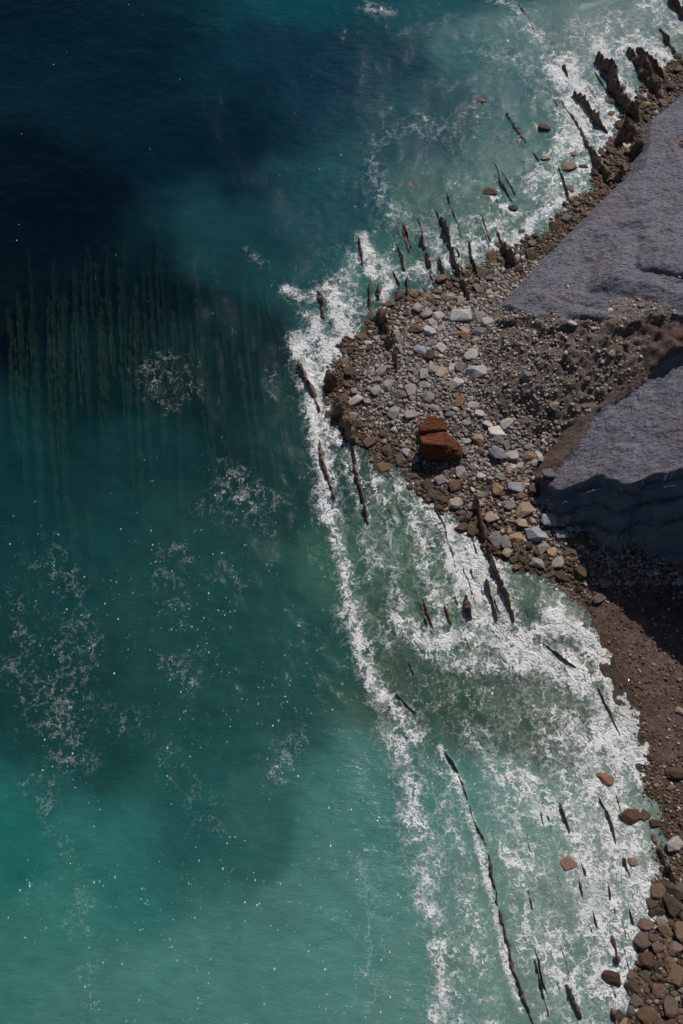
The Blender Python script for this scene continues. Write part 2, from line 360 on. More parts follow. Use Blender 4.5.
grid_obj('beach', X, Y, Z, kb, M_beach, {'gcol': G})
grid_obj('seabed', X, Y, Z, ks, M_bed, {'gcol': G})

from mathutils.bvhtree import BVHTree
def ground(x, y):
    i = np.clip(np.searchsorted(XS, x)-1, 0, len(XS)-2); j = np.clip(np.searchsorted(YS, y)-1, 0, len(YS)-2)
    fx = (x-XS[i])/(XS[i+1]-XS[i]); fy = (y-YS[j])/(YS[j+1]-YS[j])
    return (Z[j, i]*(1-fx)+Z[j, i+1]*fx)*(1-fy)+(Z[j+1, i]*(1-fx)+Z[j+1, i+1]*fx)*fy
def field(F, x, y):
    i = np.clip(np.searchsorted(XS, x)-1, 0, len(XS)-1); j = np.clip(np.searchsorted(YS, y)-1, 0, len(YS)-1); return F[j, i]

# ------------------------------------------------------------------ water: colour of the suspended silt, clarity, foam cover, painted sun glints
WC = [(0,0,0,26,38),(150,60,0,32,43),(60,200,0,17,30),(0,330,0,18,28),(200,150,2,32,48),(300,60,10,48,65),(400,60,20,58,72),(300,-5,10,68,78),(450,5,22,74,84),
(500,60,60,104,108),(560,30,76,112,114),(620,20,90,116,116),(450,130,36,74,84),(540,180,84,118,116),(500,150,66,104,104),(260,240,26,70,78),(330,200,30,74,84),(150,300,2,28,38),(80,300,0,24,34),(250,350,20,52,58),
(200,400,18,50,54),(80,400,10,44,48),(30,450,18,66,70),(150,450,22,66,70),(100,550,26,72,74),(200,600,34,78,78),(50,680,26,66,66),(0,740,2,52,56),(60,740,26,66,66),(200,750,32,78,76),(300,500,33,70,70),
(280,600,36,82,80),(330,650,36,84,80),(300,730,38,80,78),(0,830,30,98,92),(60,880,52,112,105),(30,940,58,112,106),(100,850,42,102,97),(200,800,34,82,80),(270,820,46,90,86),(200,950,70,120,115),(100,1000,66,116,110),(350,800,62,112,108),(350,950,76,124,118),
(290,900,70,116,112),(430,700,60,86,74),(480,660,66,92,82),(560,690,80,98,88),(520,730,68,92,80),(470,800,98,134,127),(420,800,78,124,118),(520,800,104,136,129),(600,850,114,134,126),(560,950,102,128,120),
(440,1000,82,124,117),(500,950,96,130,122),(420,600,66,98,84),(400,540,70,104,90),(350,560,58,102,90),(470,600,88,116,104),(380,270,62,110,108),(440,230,64,98,96),(340,330,54,104,104),(300,300,28,78,84)]
P0 = np.array([at(a, b) for a, b, *_ in WC]); K0 = np.array([srgb(*c) for _, _, *c in WC])
XW = axis([(-64,70,0.28)], -3000, 3000); YW = axis([(6,176,0.28)], -2000, 4000)
Xw, Yw = np.meshgrid(XW, YW)
wx = Xw+(fbm(Xw*0.08, Yw*0.08, 71, 5)-0.5)*16; wy = Yw+(fbm(Xw*0.08, Yw*0.08, 72, 5)-0.5)*16
num = np.zeros(Xw.shape+(3,)); den = np.zeros(Xw.shape)
for p, k in zip(P0, K0):
    q = ((wx-p[0])**2+(wy-p[1])**2)/36.0; g = 1/(0.25+q)**2.2; num += g[..., None]*k; den += g
WCOL = num/den[..., None]*0.88
Lw = np.zeros_like(Xw); d, s, _ = seg_dist(Xw, Yw, SHORE); Lw = d*s*LANDSIGN
db, sb, _ = seg_dist(Xw, Yw, BREAK); Bw = db*sb*LANDSIGN
pxw, pyw = pix(Xw, Yw)
murk = sstep(740, 790, pyw+ (fbm(Xw*0.15, Yw*0.15, 75, 3)-0.5)*60)
Bn = Bw+(fbm(Xw*0.12, Yw*0.12, 77, 4)-0.5)*6; tw = 2.5+10*sstep(95, 125, Yw)
OP = 0.955-0.45*sstep(-1, 1, Bn/tw)-0.14*sstep(-7, -1, Lw)
OP = OP+murk*0.22*sstep(-3, 3, Bw)
band = np.exp(-((pyw-360)/150)**2)*sstep(340, 280, pxw)
OP = OP-0.32*band*sstep(1, -1, Bn/tw)
OP = OP-0.06*band*sstep(1, -1, Bn/tw)-0.12*sstep(420, 500, pyw)*sstep(760, 680, pyw)*sstep(1, -1, Bn/tw)+0.16*sstep(300, 220, pyw)*sstep(-1, 1, Bn/tw)
WCOL = WCOL*(1+0.10*sstep(740, 800, pyw))[..., None]
WCOL = WCOL*(1+0.32*sstep(-1, 1, Bn/tw))[..., None]
OP = np.clip(OP, 0.25, 0.97); OP = OP+(1-OP)*sstep(0.91, 0.935, OP)
# foam cover: (points, half width px, cover)
FO = [([(298,340),(310,385),(318,430),(324,480),(332,520)],9,.95),([(332,520),(338,550),(350,600),(362,650)],6,.82),([(362,650),(376,690),(400,716),(418,740)],10,.72),
([(345,560),(352,610),(360,650)],12,.6),([(360,236),(368,258),(374,276)],6,1.1),([(380,262),(388,285),(385,300)],9,.75),([(395,270),(425,272),(450,262)],12,.55),([(285,288),(302,296),(318,292)],7,.8),
([(335,290),(345,315),(348,335),(330,350)],14,.85),([(312,318),(318,345),(328,360)],13,.7),([(352,262),(350,285),(356,315)],14,.62),([(322,368),(322,400),(334,440)],9,.8),
([(515,246),(527,236),(532,222)],6,1.15),([(466,250),(496,246),(520,238)],10,.8),([(440,245),(470,232),(500,228)],16,.5),([(400,215),(420,235),(440,240)],14,.42),
([(372,165),(382,195),(392,220)],9,.42),([(380,140),(400,130),(430,128)],12,.32),([(540,215),(560,200),(580,192)],14,.72),([(528,190),(548,160),(556,140)],12,.5),([(550,180),(575,180),(590,165)],17,.7),
([(565,70),(580,100),(572,130),(560,150)],17,.9),([(590,100),(604,128),(600,150)],12,.85),([(575,85),(600,105),(618,118)],10,.9),([(600,45),(612,62),(640,40),(668,60)],15,.8),([(600,70),(625,85),(640,100)],8,.8),
([(650,0),(675,20),(700,40)],16,.62),([(640,45),(660,70),(672,80)],14,.7),([(625,20),(600,25),(580,40)],20,.45),([(505,22),(520,10),(500,0)],8,.45),([(525,25),(545,45),(555,60)],10,.5),([(490,50),(520,60),(540,85)],18,.34),
([(487,192),(492,198)],7,.6),([(503,207),(513,212)],7,.85),([(538,125),(548,130)],6,.6),([(370,8),(385,12)],8,.6),([(412,112),(440,128)],6,.35),
([(340,440),(358,490),(368,530),(378,570)],10,.55),([(375,470),(385,520),(395,570),(400,620)],10,.52),([(400,480),(416,530),(430,580),(440,620)],10,.62),([(410,470),(440,520),(462,570),(480,620)],14,.85),
([(455,530),(478,570),(492,620)],16,.92),([(485,540),(500,580),(512,625)],8,.95),([(400,620),(430,640),(470,635),(520,640),(560,625)],12,.82),([(430,655),(480,668),(530,660)],12,.55),([(500,645),(550,665),(590,690)],15,.78),
([(555,612),(580,630),(600,655),(618,690),(632,730),(638,770)],11,1.05),([(540,610),(560,600),(575,615)],8,.5),([(575,660),(598,700),(612,740),(625,780)],16,.82),([(560,720),(580,740),(600,770)],18,.55),([(540,690),(545,740),(575,770)],20,.42),
([(600,780),(615,820),(630,860),(645,900)],24,.78),([(520,780),(550,810),(580,800)],20,.62),([(570,830),(590,880),(600,930),(610,980)],26,.72),([(520,860),(545,920),(560,980),(580,1020)],24,.62),([(590,900),(630,930),(625,1000)],16,.74),
([(440,750),(455,775),(464,800),(480,850),(486,880),(498,925),(508,970),(520,1010)],4,.85),([(500,840),(515,900),(530,960),(548,1020)],12,.55),([(480,740),(500,780),(510,830)],18,.5),
([(395,735),(410,790),(425,860),(438,940),(450,1030)],15,.66),([(445,770),(455,840),(470,910),(480,980),(490,1030)],12,.55),([(380,640),(400,620),(410,600)],12,.5),([(430,690),(470,700),(560,760)],30,.30),
([(50,690),(60,740),(75,760)],14,.46),([(45,640),(60,660),(40,700)],13,.36),([(10,600),(20,640),(15,680)],10,.34),([(80,620),(84,650),(78,700)],10,.36),([(50,560),(60,580),(80,580)],12,.34),
([(150,378),(165,372),(178,370)],10,.48),([(155,398),(170,400),(182,396)],9,.42),([(225,480),(235,490),(250,500)],13,.46),([(205,505),(225,515)],8,.34),([(170,545),(180,552)],8,.42),([(160,575),(168,580)],7,.4),
([(215,575),(232,580)],8,.38),([(172,665),(190,668),(186,680)],9,.48),([(176,605),(190,620)],8,.36),([(110,715),(130,730)],9,.36),([(255,505),(268,520),(280,500)],9,.36),([(272,370),(276,385),(280,400)],8,.38),
([(250,250),(262,262)],6,.3),([(160,740),(180,780),(220,830)],10,.24),([(272,780),(292,750),(300,740)],8,.36),([(360,860),(370,920),(372,1000)],12,.28),([(80,900),(88,960),(90,1020)],8,.3),([(35,780),(60,840),(85,900)],9,.28),
([(360,330),(345,345),(338,360)],7,.6),([(430,262),(440,275)],8,.6),([(650,820),(656,850)],6,.5)]
FD = np.zeros(Xw.shape)
inner = (np.abs(Xw) < 75) & (Yw < 190) & (Yw > -5)
ii = np.where(inner); xi, yi = Xw[ii], Yw[ii]
nwx = (fbm(xi*0.35, yi*0.35, 81, 4)-0.5); nwy = (fbm(xi*0.35, yi*0.35, 82, 4)-0.5)
acc = np.zeros(xi.shape)
for pts, wd, cv in FO:
    wp = [at(*p) for p in pts]; m = mpp(*pts[len(pts)//2]); wm = wd*m
    far = max(p[0] for p in pts) < 300 and pts[0][1] > 320
    if far: cv = cv*0.66; wm = wm*1.25
    kk = 3.2 if far else 1.6
    dd, _, _ = seg_dist(xi+nwx*wm*kk, yi+nwy*wm*kk, wp)
    acc = np.maximum(acc, cv*np.exp(-(dd/(wm*1.25))**2)) + 0.18*np.minimum(cv, 0.5)*np.exp(-(dd/(wm*2.2))**2)
shorefoam = 0.5*np.exp(-((Lw[ii]+0.8)/1.6)**2)
acc = np.maximum(acc, shorefoam)
acc = np.where(Bw[ii] > 0, np.maximum(acc, 0.14), np.maximum(acc, 0.06*sstep(300, 700, pyw[ii])))
acc = acc*(0.72+0.56*fbm(xi*0.22, yi*0.22, 85, 4))
FD[ii] = np.clip(acc, 0, 1.15)
Zw = (fbm(Xw*0.12, Yw*0.12, 91, 3)-0.5)*0.5+(fbm(Xw*0.7, Yw*0.7, 92, 3)-0.5)*0.18
Zw = np.where(inner, Zw+0.14*np.clip(FD, 0, 1)*sstep(-1, -4, Lw)*0.8, 0)
Zw = Zw*sstep(0.5, -4, Lw)
fm = (FD > 0.62); kf = fk(fm); land = fk(Lw > 6.0)
GLINT = 0.003+0.30*sstep(380, 650, pyw)*sstep(0.42, 0.6, fbm(Xw*0.13, Yw*0.09, 95, 4))  # how thickly the painted sun glints lie on the water
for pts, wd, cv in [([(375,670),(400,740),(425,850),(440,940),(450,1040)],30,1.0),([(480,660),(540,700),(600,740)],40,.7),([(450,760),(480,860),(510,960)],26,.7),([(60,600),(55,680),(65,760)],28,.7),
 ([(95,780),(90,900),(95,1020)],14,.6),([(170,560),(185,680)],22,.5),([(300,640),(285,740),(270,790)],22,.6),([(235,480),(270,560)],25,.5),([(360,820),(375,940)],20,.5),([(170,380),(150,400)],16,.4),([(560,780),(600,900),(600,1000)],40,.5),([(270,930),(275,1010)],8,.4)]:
    wp = [at(*p) for p in pts]; dd, _, _ = seg_dist(Xw, Yw, wp); GLINT = np.maximum(GLINT, cv*0.62*np.exp(-(dd/(wd*mpp(*pts[0])))**2))
at_w = {'sun_glint': GLINT, 'wcol': WCOL, 'opac': OP, 'foam': FD}
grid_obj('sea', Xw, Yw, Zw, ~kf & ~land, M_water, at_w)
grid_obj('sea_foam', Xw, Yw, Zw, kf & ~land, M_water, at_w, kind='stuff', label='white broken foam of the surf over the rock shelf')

# ------------------------------------------------------------------ strata fins standing in the surf
def tag(o, label, cat, group=None):
    o['label'] = label; o['category'] = cat
    if group: o['group'] = group
def fin(pts_px, wpx, h, mat, name, seed, base=-1.4, wav=1.0, jag=0.5, step=0.28):
    P = [Vector(at(*p)+(0,)) for p in pts_px]
    mid = pts_px[len(pts_px)//2]; m = mpp(*mid); W = wpx*m/2
    # resample
    L_ = [0]
    for a, b in zip(P, P[1:]): L_.append(L_[-1]+(b-a).length)
    n = max(5, int(L_[-1]/step)); org = P[0].lerp(P[-1], .5); org.z = 0
    rs = random.Random(seed); ph = rs.random()*100
    prof = [(-1.35,0.0),(-1.1,0.42),(-0.72,0.86),(-0.32,1.0),(0.1,0.9),(0.55,0.62),(1.0,0.3),(1.5,0.0)]
    vs_, fs = [], []
    for i in range(n+1):
        s = L_[-1]*i/n; k = 0
        while k < len(P)-2 and L_[k+1] < s: k += 1
        t = (s-L_[k])/(L_[k+1]-L_[k]); c = P[k].lerp(P[k+1], t)
        T_ = (P[min(k+1, len(P)-1)]-P[k]).normalized(); N = Vector((T_.y, -T_.x, 0))
        if N.x < 0: N = -N
        u = i/n; taper = min(1, 0.45+4*min(u, 1-u))**0.8
        cr = mnoise.noise(Vector((s*0.5, ph, 0)))+0.6*mnoise.noise(Vector((s*1.7, ph, 3)))
        notch = max(0, mnoise.noise(Vector((s*0.35, ph+9, 5)))-0.15)*3.2
        hh = max(0.03, (1+cr*jag*1.5-notch*jag))*taper
        ww = W*taper*(1+wav*0.8*mnoise.noise(Vector((round(s*0.8)*1.37, ph, 20)))+wav*0.5*mnoise.noise(Vector((s*0.9, ph, 20)))+0.3*mnoise.noise(Vector((s*2.6, ph, 22))))
        c = c+N*(wav*W*0.6*mnoise.noise(Vector((s*0.45, ph, 30)))+0.12*mnoise.noise(Vector((s*1.1, ph, 34))))
        hz = base+(h*hh-base) if h > 0 else base+(h-base)*min(1, hh)
        for j, (a, z) in enumerate(prof):
            jx = mnoise.noise(Vector((s*2.3, j*1.7, ph)))*0.22; jz = mnoise.noise(Vector((s*1.9, j*2.3, ph+7)))*0.16
            zz = base+(hz-base)*min(1.05, max(0, z+(jz if 0 < z else 0)))
            p = c+N*(ww*(a+jx))
            vs_.append((p.x-org.x, p.y-org.y, zz))
    m_ = len(prof)
    for i in range(n):
        for j in range(m_-1):
            a = i*m_+j; fs.append((a, a+1, a+m_+1, a+m_))
    fs.append(tuple(range(m_))); fs.append(tuple(range(n*m_+m_-1, n*m_-1, -1)))
    me = bpy.data.meshes.new(name); me.from_pydata(vs_, [], fs); me.validate()
    bm = bmesh.new(); bm.from_mesh(me); bmesh.ops.recalc_face_normals(bm, faces=bm.faces); bm.to_mesh(me); bm.free()
    me.materials.append(mat); o = bpy.data.objects.new(name, me); COL.objects.link(o); o.location = org
    return o
# (points, width px, height m, label)
FINS = [
([(596,60),(604,68),(611,72),(615,92),(628,112),(641,124)],7,2.6,'tall dark rock fin in the cove, its stepped crest leading to the cave mouth'),
([(627,53),(642,65),(652,82),(660,98)],8,2.0,'broad brown rock fin right of the stepped fin in the cove'),
([(636,50),(650,62),(664,80)],4,1.3,'low brown strata rib nearest the cove beach'),
([(573,95),(584,104),(594,119),(608,133)],4,1.6,'narrow black fin ringed by white surf above the rounded cove boulders'),
([(563,66),(569,79)],4,0.8,'short dark stub of rock awash left of the stepped fin'),
([(580,128),(587,146),(599,166),(611,182)],4,1.0,'brown rib running up to the foot of the slab below the cave'),
([(558,166),(565,187),(575,214)],3,0.6,'thin dark rib in foam beside the rounded cove boulders'),
([(670,-2),(677,8),(686,18)],6,1.6,'dark rock fin cut by the top right corner of the view'),
([(660,30),(667,42),(675,54)],4,1.0,'thin rib in foam below the corner fin at the top right'),
([(516,4),(528,15),(536,33)],4,0.25,'broken reef line awash at the top of the view beside pale water'),
([(359,238),(362,252),(363,266)],4,0.5,'seaward fin with white wave breaking over its right side at the point'),
([(371,281),(370,296),(370,310)],3,0.8,'thin left fin of the close pair at the tip of the stony point'),
([(377,279),(379,292),(380,306)],5,1.0,'thick right fin of the close pair at the tip of the stony point'),
([(399,246),(403,260),(404,272)],3,0.6,'short fin just right of the breaking wave at the point'),
([(407,278),(408,290),(409,300)],4,0.8,'stub fin touching the stones right of the close pair'),
([(421,238),(427,254),(431,272)],4,0.9,'dark fin left of the longest fin at the point'),
([(433,205),(442,222),(449,242),(456,268),(466,295),(471,306)],4,1.1,'longest dark fin off the point, reaching from the sea into the stones'),
([(438,258),(443,274),(450,292)],5,0.8,'tapered fin between two longer fins at the stony shore'),
([(457,246),(460,257)],3,0.5,'tiny fin in foam right of the longest fin'),
([(469,243),(472,260),(480,282)],3,0.8,'slender fin by the shore left of the curling wave'),
([(318,292),(322,304),(326,320)],9,1.3,'isolated brown stack in the surf, seaward of the point'),
([(299,361),(306,379),(315,397),(320,412)],6,0.9,'dark broken fin in the outer breakers, the upper of the two'),
([(329,374),(337,398),(348,420),(356,444)],15,1.6,'broad brown ribbed slab of strata along the left edge of the stones'),
([(353,446),(356,470),(363,497),(368,524)],5,0.9,'long dark fin trailing from the broad ribbed slab into the surf'),
([(320,442),(326,474),(336,500)],7,0.9,'dark broken fin in the outer breakers, the lower of the two'),
([(389,468),(398,502),(405,524)],3,0.12,'brown rib awash in the foam below the red boulder'),
([(430,490),(437,508),(444,524),(450,545),(456,568)],4,0.25,'broken rib awash right of centre of the surf field'),
([(487,546),(495,569),(507,597),(514,622)],6,1.2,'thickest black fin with white foam on both sides below the stones'),
([(486,580),(492,601),(498,621)],4,0.9,'thin black fin parallel to and left of the thickest fin'),
([(466,597),(468,608),(471,619)],6,0.9,'stubby black fin alone in white foam left of two longer fins'),
([(424,600),(428,612),(433,628)],5,0.5,'black stub fin at the lower edge of the green surf'),
([(386,600),(390,616),(396,634)],4,0.15,'brown rib awash between green water and the breaker line'),
([(543,643),(558,655),(576,668)],3,0.5,'slanting dark rib in white foam beside the gravel beach'),
([(598,688),(612,716),(620,735)],4,0.4,'slim brown rib inside the wave washing the gravel beach'),
([(445,752),(458,772),(468,797),(472,812)],3,0.45,'upper stretch of the long thin rock line in milky water'),
([(471,812),(487,847),(492,875),(504,925),(513,967),(526,1002),(535,1030)],5,0.5,'long jagged rock line running down the milky water to the lower edge'),
([(560,803),(565,818),(570,833)],5,0.6,'dark fin right of the round brown rock in milky foam'),
([(599,798),(607,812),(612,826),(616,845)],3,0.6,'slender fin below the flat lone boulder'),
([(541,812),(544,826)],4,0.35,'little rib left of the fin in milky foam'),
([(527,834),(531,852)],4,0.4,'small black rib nearest the long rock line'),
([(609,884),(611,900)],4,0.4,'small wet rib above the tall black stub near the brown boulders'),
([(612,936),(615,950),(619,964)],8,0.9,'tall black stub of strata beside the brown boulders'),
([(567,984),(573,1000),(581,1018)],6,0.8,'dark fin in foam near the lower edge, right of the rock line'),
([(623,858),(627,868),(632,880)],6,0.8,'dark upright slab beside the grey boulder in foam'),
([(612,1008),(618,1028)],5,0.7,'dark rib cut by the lower edge left of the brown boulders'),
([(625,982),(633,998)],5,0.5,'short wet rib against the brown boulders'),
([(652,834),(662,856),(672,878),(684,900)],9,1.3,'wet bedrock slab edge where gravel gives way to brown boulders'),
([(396,694),(406,704),(416,712)],3,0.2,'slanting dark rib breaking the surface in green water'),
([(408,662),(414,674)],3,0.15,'short dark rib in green water above the slanting rib'),
([(380,312),(386,330),(392,352)],10,1.9,'upright brown strata block standing in the stones at the point'),
([(392,335),(396,356),(398,378)],5,1.5,'narrow weedy strata block beside the upright brown block'),
([(486,540),(480,520),(474,500)],5,1.3,'brown strata rib buried in stones above the thickest fin'),
([(503,246),(508,256),(514,266)],7,2.0,'pale brown fin rising from the shore beside the curling wave'),
([(618,128),(630,142),(642,158)],16,3.6,'dark brown rock wall beside the cave mouth under the grey slab'),
([(592,158),(602,172),(612,184),(630,174)],9,1.6,'mossy brown ledge curving below the cave mouth'),
([(640,70),(652,88),(664,100)],10,1.6,'low brown bedrock rib at the slab foot near the top right'),
([(512,262),(520,272),(528,278)],6,1.4,'dark strata step between the curling wave and the grey slab'),
]
for i, (pts, wp, h, lab) in enumerate(FINS):
    rock = h >= 1.3 and lab.find('buried') < 0
    o = fin(pts, wp, h if 'stones' not in lab or h < 1.3 else h+0.3, M_ridge, 'rock_fin', i+3, jag=0.9 if 'long' in lab else 0.55, wav=1.6 if 'line' in lab else 1.0)
    tag(o, lab, 'rock fin', 'strata fins standing in the surf')
GRP = [('small broken rib of rock awash in the foam field below the red boulder', (375,505), (450,640), 0.33, 22),
 ('small broken rib of rock awash in the milky foam at the lower right', (520,640), (770,1015), 0.27, 26),
 ('small broken rib of rock awash off the tip of the stony point', (385,500), (175,275), 0.33, 16),
 ('small broken rib of rock awash in the surf of the upper right cove', (540,625), (20,190), 0.62, 20)]
rs = random.Random(31)
for lab, (x0, x1), (y0, y1), sl_, cnt in GRP:
    for k in range(cnt):
        py = rs.uniform(y0, y1); px = rs.uniform(x0, x1)
        if 'cove' in lab: px = 690-(py+60)*0.75+rs.uniform(-55, 15)
        if 'stony' in lab: py = 285-(px-385)*0.45-rs.uniform(0, 75)
        if 'below' in lab: px = 375+(py-450)*0.62+rs.uniform(-45, 55)
        ln = rs.uniform(8, 30) if k % 3 else rs.uniform(40, 90)*(0.5 if 'cove' in lab or 'stony' in lab else 1)
        if ln > 30 and py+ln > y1+20: py -= ln*0.6
        o = fin([(px, py), (px+ln*sl_*.5+rs.uniform(-1, 1), py+ln*.5), (px+ln*sl_, py+ln)], rs.uniform(2, 4.5), rs.uniform(0.02, 0.35), M_ridge, 'rock_rib', 900+k+int(x0), jag=0.7 if ln < 31 else 1.1)
        tag(o, lab, 'rock rib', lab.replace('small broken rib', 'small broken ribs'))
REEFS = [
([(12,330),(16,400),(14,450)],6,'g'),([(24,240),(30,300),(22,380)],3,'g'),([(46,300),(50,370),(46,430)],6,'g'),([(62,285),(60,330)],4,'g'),([(60,340),(54,420)],5,'b'),
([(85,240),(80,330),(84,390)],5,'g'),([(100,290),(98,350),(102,410)],7,'b'),([(123,230),(118,320),(120,385)],5,'g'),([(132,290),(128,350),(128,400)],5,'g'),([(155,215),(156,280),(160,340),(160,390),(162,450)],6,'b'),
([(192,235),(196,300),(198,370)],6,'b'),([(108,330),(100,390)],6,'b'),([(176,260),(180,330)],3,'g'),([(214,240),(212,300)],5,'b'),([(238,345),(246,410),(256,480),(262,520)],9,'g'),([(278,415),(286,450),(294,480)],4,'b'),
([(199,320),(201,355)],5,'b'),([(205,380),(212,450),(216,520)],6,'b'),([(140,250),(144,330),(142,400)],4,'g'),([(72,250),(72,320),(70,410)],4,'b'),([(360,80),(376,120),(382,180)],5,'b'),([(265,120),(268,180),(270,240)],5,'b'),
([(290,140),(292,200)],4,'b'),([(52,560),(56,650),(60,720)],5,'b'),([(16,540),(18,640),(16,720)],6,'b'),([(100,600),(104,700)],5,'b'),([(272,480),(284,560),(292,640)],7,'g'),([(130,560),(134,620),(140,700)],12,'b'),([(330,110),(338,160)],4,'b'),
([(180,670),(188,694)],6,'b'),([(148,600),(152,680)],6,'b'),([(402,215),(404,232)],3,'b'),([(290,560),(300,640),(310,700)],6,'b'),([(225,560),(230,640)],5,'b')]
for k in range(34):
    x0 = 6+k*9+rs.uniform(-4, 4); y0 = rs.uniform(215, 330); y1 = y0+rs.uniform(80, 260)
    REEFS.append(([(x0, y0), (x0+2+rs.uniform(-2, 2), (2*y0+y1)/3), (x0+(4 if x0 < 180 else 12), (y0+2*y1)/3), (x0+(7 if x0 < 180 else 22), y1)], rs.uniform(3, 6), rs.choice('gbb')))
for k in range(16):
    x0 = 10+k*20+rs.uniform(-6, 6); y0 = rs.uniform(470, 580); y1 = y0+rs.uniform(60, 170)
    REEFS.append(([(x0, y0), (x0+4, (y0+y1)/2), (x0+(8 if x0 < 180 else 20), y1)], rs.uniform(4, 8), rs.choice('gbb')))
for i, (pts, wp, c) in enumerate(REEFS):
    o = fin(pts, wp*0.75, -0.45 if c == 'g' else -0.38, M_reefg if c == 'g' else M_reef, 'submerged_reef', 200+i, base=-2.4, jag=0.5, step=0.5, wav=1.1)
    g = ('green weed covered reef line lying under the deep water left of the surf', 'green reef lines under water') if c == 'g' else ('brownish reef line lying under the deep water left of the surf', 'brown reef lines under water')
    tag(o, g[0], 'reef', g[1])

# ------------------------------------------------------------------ stones
def hull_mesh(name, seed, npts=18, flat=0.6, elong=1.25, bev=0.08, sub=False):
    r = random.Random(seed); bm = bmesh.new()
    for k in range(npts):
        v = Vector((r.gauss(0, 1), r.gauss(0, 1), r.gauss(0, 1))).normalized()
        e = 4.0; s_ = (abs(v.x)**e+abs(v.y)**e+abs(v.z)**e)**(-1/e)*0.55+0.45   # boxy
        v = v*s_*r.uniform(0.86, 1.05)
        bm.verts.new((v.x*elong, v.y, v.z*flat))
    rr = bmesh.ops.convex_hull(bm, input=bm.verts)
    bmesh.ops.delete(bm, geom=[g for g in rr['geom_interior'] if isinstance(g, bmesh.types.BMVert)], context='VERTS')
    if bev:
        bmesh.ops.dissolve_limit(bm, angle_limit=math.radians(14), verts=bm.verts, edges=bm.edges)
        bmesh.ops.bevel(bm, geom=list(bm.edges), offset=bev, segments=2, profile=0.6, affect='EDGES', clamp_overlap=True)
    bmesh.ops.triangulate(bm, faces=bm.faces)
    bmesh.ops.recalc_face_normals(bm, faces=bm.faces)
    me = bpy.data.meshes.new(name); bm.to_mesh(me); bm.free(); return me
PROTO = []
for k in range(22):
    me = hull_mesh('shore_stone', 100+k, 15+k % 8, 0.42+0.03*(k % 7), 1.1+0.07*(k % 6), 0.10)
    me.materials.append(M_stone); me.polygons.foreach_set('use_smooth', [False]*len(me.polygons)); PROTO.append(me)
LOW = []
for k in range(14):
    me = hull_mesh('low', 300+k, 13, 0.5+0.04*(k % 4), 1.1+0.08*(k % 5), 0)
    co = np.empty(len(me.vertices)*3); me.vertices.foreach_get('co', co)
    f = np.empty(len(me.polygons)*3, np.int32); me.loops.foreach_get('vertex_index', f)
    LOW.append((co.reshape(-1, 3), f.reshape(-1, 3))); bpy.data.meshes.remove(me)
GREY = [(160,151,147),(140,132,131),(122,114,115),(180,171,164),(146,136,131),(106,100,105)]
TAN = [(150,124,104),(134,106,84),(162,140,122),(120,92,70),(140,128,120)]
WET = [(98,76,60),(84,66,54),(112,90,72),(92,80,72),(72,58,50)]
